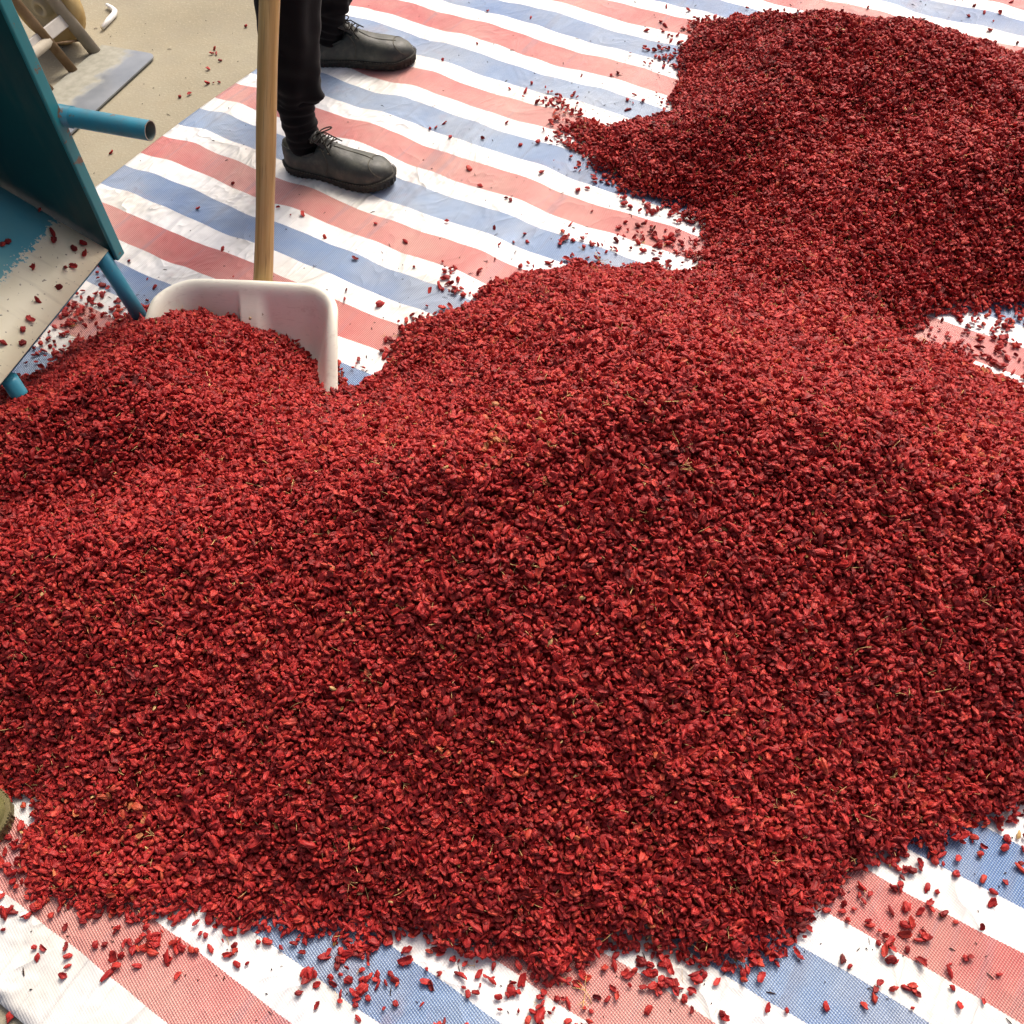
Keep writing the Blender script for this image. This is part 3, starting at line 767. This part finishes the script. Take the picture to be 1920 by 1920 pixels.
    for i in range(16, -1, -1): edge_.append(bw(shoe_pt(L, .35-.335*i/16, math.pi-.80, .0006)))
    co_.tube(edge_, .0020, 8); co_.build('collar', upm, up)
    # tongue
    tg = MB(); P = np.zeros((9, 7, 3))
    for i in range(9):
        for j in range(7):
            a = i/8; b = j/6-.5
            base = shoe_pt(L, .47-.17*a, math.pi/2)
            P[i, j] = (base.x-.010*a, b*(.034+.010*a), SLh+.064-.0+.030*a**1.1-abs(b)**2*.034+ (0 if a > .2 else -.006*(1-a*5)))
    P[..., 1] *= mirror; bow(P); tg.grid(P)
    tgo = tg.build('tongue', upm, up); s2 = tgo.modifiers.new('thickness', 'SOLIDIFY'); s2.thickness = .003
    # laces
    zl = lambda x, y: Vector((x*L, y, SLh+.004+float(lerp_tab(x, SXs, ST))-abs(y)**2*11+.0025))
    for q_, x in enumerate((.50, .455, .41, .375)):
        a, b = zl(x, -.017), zl(x-.025, .017)
        MB().tube([bw(a), bw((a+b)/2+Vector((0, 0, .004))), bw(b)], .0016, 7).build('lace', lam, up)
        a, b = zl(x, .017), zl(x-.025, -.017)
        MB().tube([bw(a), bw((a+b)/2+Vector((0, 0, .003))), bw(b)], .0016, 7).build('lace', lam, up)
    kn = Vector((.375*L, 0, SLh+.082)); MB().tube([bw(kn+Vector((-.004, 0, 0))), bw(kn+Vector((.004, 0, .001)))], .0042, 8).build('lace', lam, up)
    for sg in (-1, 1):
        lp = []
        for i in range(15):
            a = 2*math.pi*i/14
            lp.append(bw(kn+Vector((.006-.013*math.sin(a)*.5-.010*(1-math.cos(a))*.4*sg, sg*.018*(1-math.cos(a)), .003+.006*math.sin(a/2)-.012*(1-math.cos(a))/2))))
        MB().tube(lp, .0016, 7).build('lace', lam, up)
        MB().tube([bw(kn), bw(kn+Vector((.014, sg*.010, -.002))), bw(kn+Vector((.030, sg*.024, -.021))), bw(kn+Vector((.040, sg*.030, -.030)))], .0015, 7).build('lace', lam, up)
    for x in (.48, .44, .40):
        for th_ in (.95, math.pi-.95):
            v = bw(shoe_pt(L, x, th_, .0004)); MB().tube([v, v+Vector((0, 0, .0012))], .0022, 8).build('eyelet', stm, up)
    return up
# ------------------------------------------------------------------ person
person = empty('person', (0, 0, 0))
sm_ = (M_leather, M_sole, M_lace, M_stitch)
zF = float(tarp_zw(-.33, 1.84)); zR = float(tarp_zw(-.3, 2.31))
shF = make_shoe(person, (-.446, 1.886, .0095), math.atan2(-.105, .253), sm_, mirror=-1, scale=(.91, .93, .93))
shR = make_shoe(person, (-.428, 2.322, .0095), math.atan2(-.040, .275), sm_, mirror=1, scale=(.93, .93, .93))
def loft(cent, rad, nseg=36, fold=None, seed=0):
    """tube of rings through the centres; radius per ring, folds as fold(phi, t)"""
    cs_ = np.array(cent, float); k = len(cs_)
    tt = np.linspace(0, 1, k); nn = 70
    ti = np.linspace(0, 1, nn)
    ci_ = np.stack([np.interp(ti, tt, cs_[:, a]) for a in range(3)], -1)
    for _ in range(3): ci_[1:-1] = (ci_[:-2]+2*ci_[1:-1]+ci_[2:])/4
    ri = np.interp(ti, tt, rad)
    P = np.zeros((nseg, nn, 3))
    for j in range(nn):
        d = Vector(ci_[min(j+1, nn-1)]-ci_[max(j-1, 0)]).normalized()
        x = Vector((1, 0, 0)); x = (x-d*x.dot(d)).normalized(); y = d.cross(x)
        for i in range(nseg):
            a = 2*math.pi*i/nseg
            r_ = ri[j]+(fold(a, ti[j], ci_[j][2]) if fold else 0)
            P[i, j] = Vector(ci_[j])+(x*math.cos(a)+y*math.sin(a))*r_
    return MB().grid(P, closed_u=True)
def sock_fold(sd_):
    def f(a, t, z):
        return .0022*math.sin(z*330+1.2*math.sin(a+sd_)+.8*math.sin(2*a+sd_)) *(.5+.5*math.sin(a*1.0+sd_+z*20)) + .0012*math.sin(z*170+2*a)
    return f
def trous_fold(sd_, hem):
    def f(a, t, z):
        low = math.exp(-max(z-hem, 0)/.09)
        return (.0045*low*math.sin(z*120+1.7*math.sin(a+sd_)+a*.5) + .005*math.sin(3*a+z*9+sd_)*math.sin(z*13+a) + .0035*math.sin(5*a+sd_-z*17)
                + .0045*math.exp(-((z-hem-.006)/.006)**2))
    return f
FC = [(-.402, 1.872, .045), (-.398, 1.871, .085), (-.398, 1.866, .15), (-.390, 1.866, .20), (-.385, 1.866, .26), (-.38, 1.866, .30)]
loft(FC, [.031, .0355, .037, .040, .044, .047], fold=sock_fold(.3)).build('sock', M_sock, person)
RC = [(-.380, 2.320, .045), (-.374, 2.319, .085), (-.358, 2.316, .15), (-.352, 2.31, .22), (-.348, 2.30, .30)]
loft(RC, [.031, .036, .039, .043, .047], fold=sock_fold(1.7)).build('sock', M_sock, person)
loft([(-.392, 1.866, .178), (-.386, 1.866, .225), (-.378, 1.866, .30), (-.370, 1.868, .375), (-.335, 1.885, .50), (-.34, 1.95, .70), (-.355, 2.02, .92)], [.046, .049, .0545, .0585, .066, .078, .095], fold=trous_fold(.4, .185)).build('trouser_leg', M_trouser, person)
loft([(-.356, 2.314, .145), (-.352, 2.31, .20), (-.345, 2.30, .30), (-.335, 2.28, .40), (-.31, 2.24, .50), (-.33, 2.20, .70), (-.355, 2.14, .92)], [.046, .049, .055, .060, .067, .078, .095], fold=trous_fold(2.1, .15)).build('trouser_leg', M_trouser, person)
loft([(-.355, 2.08, .80), (-.355, 2.08, .90), (-.355, 2.08, 1.02)], [.10, .155, .148]).build('trouser_seat', M_trouser, person)
def skin(name, verts, edges, radii, mat, parent, root, sub=2):
    me = bpy.data.meshes.new(name); me.from_pydata(verts, edges, []); o = link(name, me, mat, parent)
    md = o.modifiers.new('skin', 'SKIN'); md.use_smooth_shade = True
    for v, r_ in zip(me.skin_vertices[0].data, radii): v.radius = (r_, r_) if not hasattr(r_, '__len__') else r_
    me.skin_vertices[0].data[root].use_root = True
    s_ = o.modifiers.new('sub', 'SUBSURF'); s_.levels = sub; s_.render_levels = sub
    return o
def hp(t): return Vector(hb)+Vector((0, .022, -.004))+HD*t
g1, g2 = hp(.82), hp(1.12)
V = [(-.355, 2.08, .95), (-.35, 2.07, 1.12), (-.325, 2.06, 1.30), (-.315, 2.06, 1.42), (-.295, 2.05, 1.50), (-.275, 2.045, 1.60), (-.27, 2.045, 1.68),
     (-.345, 1.99, .88), (-.335, 1.885, .50), (-.39, 1.866, .12), (-.355, 2.17, .88), (-.31, 2.24, .50), (-.36, 2.316, .12),
     (-.36, 1.89, 1.39), (-.43, 1.76, 1.12), tuple(g1+Vector((-.035, 0, .045))), tuple(g1+Vector((-.030, -.005, .0))),
     (-.27, 2.22, 1.39), (-.17, 2.25, 1.15), tuple(g2+Vector((.03, .045, .035))), tuple(g2+Vector((.012, .032, .0)))]
Ed = [(0, 1), (1, 2), (2, 3), (3, 4), (4, 5), (5, 6), (0, 7), (7, 8), (8, 9), (0, 10), (10, 11), (11, 12), (3, 13), (13, 14), (14, 15), (15, 16), (3, 17), (17, 18), (18, 19), (19, 20)]
Rd = [.12, .11, .12, .07, .05, .088, .07, .065, .035, .018, .065, .035, .018, .05, .04, .028, .026, .05, .04, .028, .026]
for gi_, (gp, palm) in enumerate(((g1, 16), (g2, 20))):
    for f_ in range(4):
        pc = gp+HD*(.030-.020*f_); pv = Vector(V[palm])-gp; pv = (pv-HD*pv.dot(HD)).normalized(); qv = HD.cross(pv)
        prev = palm
        for s_ in range(1, 4):
            an = s_*(.95-.05*abs(f_-1)); v = pc+(pv*math.cos(an)+qv*math.sin(an))*.026
            V.append(tuple(v)); Ed.append((prev, len(V)-1)); Rd.append(.0095-.0006*s_); prev = len(V)-1
    prev = palm
    for s_ in range(1, 3):
        an = -s_*.9; v = gp+HD*.034+(pv*math.cos(an)+qv*math.sin(an))*.026
        V.append(tuple(v)); Ed.append((prev, len(V)-1)); Rd.append(.0105-.001*s_); prev = len(V)-1
skin('body', V, Ed, Rd, M_skin, person, 0)
JV = [V[i] for i in (0, 1, 2, 3, 13, 14, 15, 17, 18, 19)]
skin('jacket', JV, [(0, 1), (1, 2), (2, 3), (3, 4), (4, 5), (5, 6), (3, 7), (7, 8), (8, 9)], [.155, .145, .15, .085, .07, .055, .04, .07, .055, .04], M_jacket, person, 0)
hr = MB(); P = np.zeros((20, 10, 3))
for i in range(20):
    for j in range(10):
        a = 2*math.pi*i/20; b = math.pi*.62*j/9
        P[i, j] = (-.285+.098*math.sin(b)*math.cos(a), 2.045+.092*math.sin(b)*math.sin(a), 1.635+.118*math.cos(b))
hr.grid(P, closed_u=True).build('hair', M_hair, person)
tag(person, 'person in black trousers and dark leather lace-up shoes standing behind the shovel', 'person')

# olive shoe at the left edge of the front heap
osh = make_shoe(None, (-.940, .368, .008), math.atan2(.095, .258), (M_olive, M_olive2, M_olive2, M_olive2), L=.275, mirror=1, laces=False, name='olive_shoe')
tag(osh, 'olive green shoe toe poking in beside the front heap at the left edge', 'shoe')

# ------------------------------------------------------------------ hand truck at the upper left
truck = empty('hand_truck', (0, 0, 0))
TB = [Vector((-.990, 2.435, 0)), Vector((-1.025, 2.347, 0)), Vector((-1.064, 2.262, 0)), Vector((-1.10, 2.178, 0))]
Wd = (TB[3]-TB[0]).normalized(); Pf = Vector((-Wd.y, Wd.x, 0)); Pf = Pf if Pf.x > 0 else -Pf
pm_ = MB(); outl = []
c0 = TB[0]-Wd*.03
def pl_pt(a, b): return (a, b)
tpW, tpD, rr_ = .42, .165, .022
outl = [(0, 0)]
for i in range(7): a = R_(90*i/6); outl.append((rr_-rr_*math.cos(a), tpD-rr_+rr_*math.sin(a)))
for i in range(7): a = R_(90*i/6); outl.append((tpW-rr_+rr_*math.sin(a), tpD-rr_+rr_*math.cos(a)))
outl.append((tpW, 0))
k = len(outl); th_ = .004
pm_.add([(x, y, 0) for x, y in outl]+[(x, y, th_) for x, y in outl], [tuple(range(k)), tuple(range(k, 2*k))[::-1]]+[(i, k+i, k+(i+1) % k, (i+1) % k) for i in range(k)], False)
tp = pm_.build('toe_plate', M_plate, truck)
zz3 = Wd.cross(Pf); Mt = Matrix((Wd, Pf, zz3)).transposed().to_4x4(); Mt.translation = c0+Vector((0, 0, .003))
tp.matrix_world = Mt @ Matrix.Rotation(R_(.35)*(1 if zz3.z > 0 else -1), 4, 'X')
bd = (Pf*-.42+Wd*.10+Vector((0, 0, 1))).normalized()
for i, b in enumerate(TB):
    MB().tube([b+Vector((0, 0, .0)), b+bd*1.05], .0155 if i in (0, 3) else .0115, 14).build('frame_bar', M_bar2 if i in (0, 3) else M_bar, truck)
for hgt in (.095, .5, .9):
    MB().box(tuple((TB[0]+TB[3])/2+bd*hgt-Pf*.004), ((TB[3]-TB[0]).length+.0, .012, .030), Matrix((Wd, Wd.cross(bd)*-1, bd)).transposed(), bev=.002).build('crossbar', M_galv, truck)
ax0 = TB[0]-Pf*.085+Vector((0, 0, .09)); 
MB().tube([TB[1]+bd*.085, TB[1]+bd*.085+Wd*.26], .0125, 14).build('axle', M_bar2, truck)
MB().tube([TB[1]+bd*.075-Pf*.01, TB[0]+bd*.035-Pf*.012], .003, 8).build('brace_rod', M_bar, truck)
def wheel(c, R):
    tw_ = MB(); prof = [(-.02, R*.62), (-.024, R*.75), (-.024, R*.90), (-.017, R*.985), (0, R), (.017, R*.985), (.024, R*.90), (.024, R*.75), (.02, R*.62)]
    P = np.zeros((40, len(prof), 3))
    for i in range(40):
        a = 2*math.pi*i/40
        for j, (o_, r_) in enumerate(prof): P[i, j] = c+Wd*o_+(Pf*math.cos(a)+Vector((0, 0, 1))*math.sin(a))*r_
    tw_.grid(P, closed_u=True); ty = tw_.build('wheel', M_tyre, truck)
    hu = MB(); prof = [(-.004, 0), (-.03, R*.12), (-.03, R*.22), (-.010, R*.26), (-.012, R*.5), (-.021, R*.63), (.021, R*.63), (.012, R*.5), (.010, R*.26), (.03, R*.22), (.03, R*.12), (.004, 0)]
    P = np.zeros((32, len(prof), 3))
    for i in range(32):
        a = 2*math.pi*i/32
        for j, (o_, r_) in enumerate(prof): P[i, j] = c+Wd*o_+(Pf*math.cos(a)+Vector((0, 0, 1))*math.sin(a))*r_
    hu.grid(P, closed_u=True).build('hub', M_hub, ty)
wheel(Vector((-1.09, 2.50, .098)), .098); wheel(Vector((-1.09, 2.50, .098))+Wd*.36, .098)
tag(truck, 'dusty hand truck with steel toe plate and yellowed wheel at the upper left', 'hand truck')

# white bent plastic piece on the concrete
hk = MB(); hp_ = [(-1.008, 2.672), (-.992, 2.654), (-.979, 2.636), (-.977, 2.618), (-.985, 2.588), (-.995, 2.548)]
pth = [Vector((x, y, .0075)) for x, y in hp_]
hk.tube(pth, [.0045, .006, .007, .0075, .0075, .005], 8)
tag(hk.build('bent_plastic_strip', M_white), 'small bent white plastic strip lying on the concrete', 'plastic scrap')

# ------------------------------------------------------------------ loose berries
PLACE = {'front': 'in front of the front heap', 'right': 'in the gap between the heaps', 'mid': 'between the shoes and the heaps', 'spill': 'under the machine tray',
         'spur': 'beside the left edge of the rear heap', 'back': 'behind the rear heap'}
def berry_label(x, y, zn):
    if zn == 'tray': return 'dried red berry resting on the sloping machine tray', 'berries on the tray'
    s_, q_ = to_tarp(x, y)
    if s_ < 0 or q_ > 32.5*STR or zn == 'yard': return 'loose dried red berry on the bare concrete beside the tarp', 'loose berries on the concrete'
    k_ = (q_/STR) % 4
    st_ = 'blue' if k_ < 1.17 and q_/STR < 31.5 else ('red' if 2 < k_ < 3.17 else 'white')
    pl_ = PLACE[zn]
    if zn == 'front': pl_ += ', ' + ('left' if x < -.28 else 'middle' if x < .25 else 'right')
    return 'loose dried red berry on a %s stripe %s' % (st_, pl_), 'loose berries on %s stripes %s' % (st_, pl_)
used = []
def free(x, y, r=.006):
    return all((x-a)**2+(y-b)**2 > r*r for a, b in used)
shoe_boxes = [(-.457, 1.892, -.105, .253), (-.444, 2.325, -.040, .275)]
def blocked(x, y):
    for hx0, hy0, dy, dx in shoe_boxes:
        l = math.hypot(dx, dy); ux, uy = dx/l, dy/l; a = (x-hx0)*ux+(y-hy0)*uy; b = -(x-hx0)*uy+(y-hy0)*ux
        if -.02 < a < .30 and abs(b) < .06: return True
    # scoop and machine legs
    rel = Vector((x, y, 0))-Vector((B0.x, B0.y, 0)); a, b = rel.dot(W2), rel.dot(F2)
    if abs(a) < hw+.025 and -.06 < b < Lb: return True
    return False
loose = []
def put(x, y, zone, tilt=.35):
    if blocked(x, y) or not free(x, y): return False
    h_, d_ = heap_h(np.array([x]), np.array([y]))
    if d_[0] > -.004: return False
    s_, q_ = to_tarp(x, y)
    on = s_ > 0 and q_ < 32.5*STR
    z = float(tarp_z(s_, q_)) if on else 0.0
    used.append((x, y)); loose.append((x, y, z+.0030, zone, tilt)); return True
def cluster(cx, cy, nn, sp_, zone):
    nn = max(1, round(nn*.66))
    c_ = 0; tries = 0
    while c_ < nn and tries < nn*12:
        tries += 1
        if put(random.gauss(cx, sp_), random.gauss(cy, sp_), zone): c_ += 1
for (x, y, k_, s_, zn) in [(.502, .322, 6, .018, 'front'), (.555, .285, 9, .03, 'front'), (.49, .19, 9, .04, 'front'), (.53, .165, 5, .03, 'front'), (.367, .205, 8, .03, 'front'),
        (-.008, .20, 10, .04, 'front'), (-.237, .24, 12, .025, 'front'), (-.134, .206, 8, .03, 'front'), (-.46, .276, 10, .03, 'front'), (-.591, .285, 4, .03, 'front'), (-.649, .33, 5, .014, 'front'), (.15, .20, 10, .04, 'front'), (.60, .33, 6, .03, 'front'), (.44, .26, 8, .03, 'front'),
        (.866, 1.207, 9, .025, 'right'), (.80, 1.235, 6, .015, 'right'), (.90, 1.15, 9, .02, 'right'), (.95, 1.26, 8, .03, 'right'), (.88, 1.25, 6, .03, 'right'),
        (.155, 2.075, 12, .022, 'spur'), (.19, 1.98, 12, .022, 'spur'), (.25, 1.79, 8, .02, 'spur'), (.22, 1.83, 7, .02, 'spur'), (.446, 2.202, 6, .02, 'spur'), (.43, 2.36, 8, .03, 'spur'), (.33, 2.05, 5, .04, 'spur'), (.26, 2.13, 5, .04, 'spur'),
        (-.09, 1.47, 8, .018, 'mid'), (-.12, 1.45, 5, .015, 'mid'), (.18, 1.56, 8, .03, 'mid'), (.338, 1.545, 10, .02, 'mid'), (.30, 1.60, 6, .03, 'mid'), (.05, 1.58, 6, .03, 'mid'),
        (-.811, 1.432, 14, .03, 'spill'), (-.772, 1.49, 8, .025, 'spill'), (-.738, 1.53, 5, .025, 'spill'), (-.847, 1.38, 12, .03, 'spill'), (-.72, 1.42, 12, .02, 'spill'),
        (-.685, 2.393, 5, .012, 'yard'), (-.667, 2.262, 4, .012, 'yard'), (-.731, 2.21, 3, .006, 'yard'), (-.625, 2.513, 2, .012, 'yard'), (-.68, 2.33, 3, .03, 'yard'), (-.90, 2.0, 3, .04, 'yard'), (-.99, 2.40, 1, .01, 'yard'),
        (1.25, 2.30, 8, .03, 'back'), (1.23, 2.40, 4, .04, 'back'), (1.05, 2.48, 3, .04, 'back'), (1.33, 2.20, 6, .03, 'back'), (.5, 2.5, 3, .04, 'back')]:
    cluster(x, y, k_, s_, zn)
for (x, y) in [(-.05, 1.84), (-.12, 1.99), (.027, 1.72), (-.185, 1.60), (-.459, 1.73), (-.41, 1.69), (.03, 1.71), (-.02, 1.76), (.06, 1.90), (-.28, 1.55), (-.25, 1.66), (-.35, 1.62), (.10, 1.80),
               (-.13, 1.98), (-.11, 2.00), (-.08, 1.96), (-.10, 2.28), (.05, 2.15), (-.02, 2.35), (.02, 2.5), (.12, 2.45), (-.56, 1.83), (-.62, 1.75), (-.30, 1.45), (-.22, 1.42), (-.56, 1.60), (-.17, 1.52), (.0, 1.62), (-.43, 1.70), (-.02, 1.93)]:
    put(x+random.uniform(-.01, .01), y+random.uniform(-.01, .01), 'mid')
for (x, y, z, zn, tl) in loose:
    o = bpy.data.objects.new('dried_berry', random.choice(berry_meshes)); col.objects.link(o)
    o.location = (x, y, z); o.rotation_euler = (random.gauss(0, tl), random.gauss(0, tl), random.uniform(0, 6.28)); s_ = math.exp(random.gauss(-.26, .20)); o.scale = (s_, s_, s_)
    lb_, gr_ = berry_label(x, y, zn); tag(o, lb_, 'dried berry', gr_)
for i in range(24):
    a = random.uniform(.0, .30); b = random.uniform(.006, .20)
    if i < 12: b = random.uniform(.0, .08)
    v = TMx @ Vector((a, b, .0045*math.copysign(1, zd.z)))
    o = bpy.data.objects.new('dried_berry', random.choice(berry_meshes)); col.objects.link(o); o.location = v
    o.rotation_euler = (random.gauss(0, .6), random.gauss(0, .6), random.uniform(0, 6.28)); lb_, gr_ = berry_label(0, 0, 'tray'); tag(o, lb_, 'dried berry', gr_)
# thin spill round the heaps: nobody could count it
n_ = 130000
cx = rng.uniform(-1.15, 1.5, n_); cy = rng.uniform(.12, 2.5, n_)
hh, dd = heap_h(cx, cy)
cl = .5+.5*wave(cx, cy, .10, 77)
cl2 = np.clip(.35+.65*wave(cx, cy, .045, 78), 0, 2)
prob = np.exp(dd/.017)*.75*np.clip(cl, .05, 1.3) + np.exp(dd/.040)*.075*np.clip(cl, 0, 1.5)*cl2**2 + np.exp(dd/.10)*.006*cl2**2
k_ = (dd < 0) & (dd > -.28) & (rng.uniform(size=n_) < prob)
cx, cy = cx[k_], cy[k_]
for (a_, b_, m_, sd1) in [(-.80, 1.43, 130, .045), (-.86, 1.36, 60, .035), (-.72, 1.42, 50, .025), (.155, 2.07, 40, .03), (.17, 1.98, 70, .03), (.25, 1.80, 60, .025), (-.09, 1.46, 40, .022), (.33, 1.55, 60, .03), (.18, 1.54, 40, .03),
                          (.88, 1.21, 80, .035), (.93, 1.27, 60, .035), (-.24, .245, 70, .028), (-.46, .285, 50, .025), (.0, .21, 60, .035), (.45, .27, 60, .04), (.15, .20, 60, .03), (.44, 2.25, 50, .03), (1.28, 2.15, 60, .04)]:
    m_ = int(m_*.7); an_ = rng.uniform(0, 3.14); u1, u2 = rng.normal(0, sd1*1.5, m_), rng.normal(0, sd1*.65, m_)
    sub = np.sin(u1*160+rng.uniform(0, 6))*sd1*.35
    ex_, ey_2 = a_+u1*math.cos(an_)-(u2+sub)*math.sin(an_), b_+u1*math.sin(an_)+(u2+sub)*math.cos(an_)
    ok_ = heap_h(ex_, ey_2)[1] < -.002
    cx, cy = np.concatenate([cx, ex_[ok_]]), np.concatenate([cy, ey_2[ok_]])
blk = np.array([blocked(a, b) for a, b in zip(cx, cy)]) if len(cx) else np.zeros(0, bool)
cx, cy = cx[~blk], cy[~blk]
tz = tarp_zw(cx, cy); s_, q_ = to_tarp(cx, cy); tz = np.where((s_ > 0) & (q_ < 32.5*STR), tz, 0)
nn = len(cx)
o = scatter_object('berry_spill', [], [], np.stack([cx, cy, tz+.0035+rng.uniform(0, .002, nn)], -1), rand_rot(nn, .4), np.exp(rng.normal(0, .26, nn))*.72, rng.choice(len(WT), nn, p=WT), M_core)
tag(o, 'thin spill of dried red berries round the foot of the heaps', 'berry spill', kind='stuff')
# dark crumbs and bits of stalk
cm = MB(); kk = 0
while kk < 1500:
    if random.random() < .6:
        i = random.randrange(len(OUT)); x, y = OUT[i][0]+random.gauss(0, .10), OUT[i][1]+random.gauss(0, .10)
    else: x, y = random.uniform(-1.1, 1.2), random.uniform(.12, 2.6)
    _, d_ = heap_h(np.array([x]), np.array([y]))
    kk += 1
    if d_[0] > -.002 or blocked(x, y): continue
    s_, q_ = to_tarp(x, y); z = float(tarp_z(s_, q_)) if (s_ > 0 and q_ < 32.5*STR) else 0
    a = random.uniform(0, 6.28); l = random.uniform(.0008, .0022) if random.random() < .75 else random.uniform(.003, .006); wd = random.uniform(.0004, .0010)
    ux, uy = math.cos(a), math.sin(a)
    cm.tube([(x-ux*l, y-uy*l, z+.0008), (x, y, z+.0016), (x+ux*l, y+uy*l, z+.0008)], [wd*.6, wd, wd*.4], 5)
tag(cm.build('crumbs', M_crumb), 'tiny dark crumbs and stalk bits strewn over tarp and concrete', 'crumbs', kind='stuff')
print('berries', npt, 'spill', nn, 'loose', len(loose))
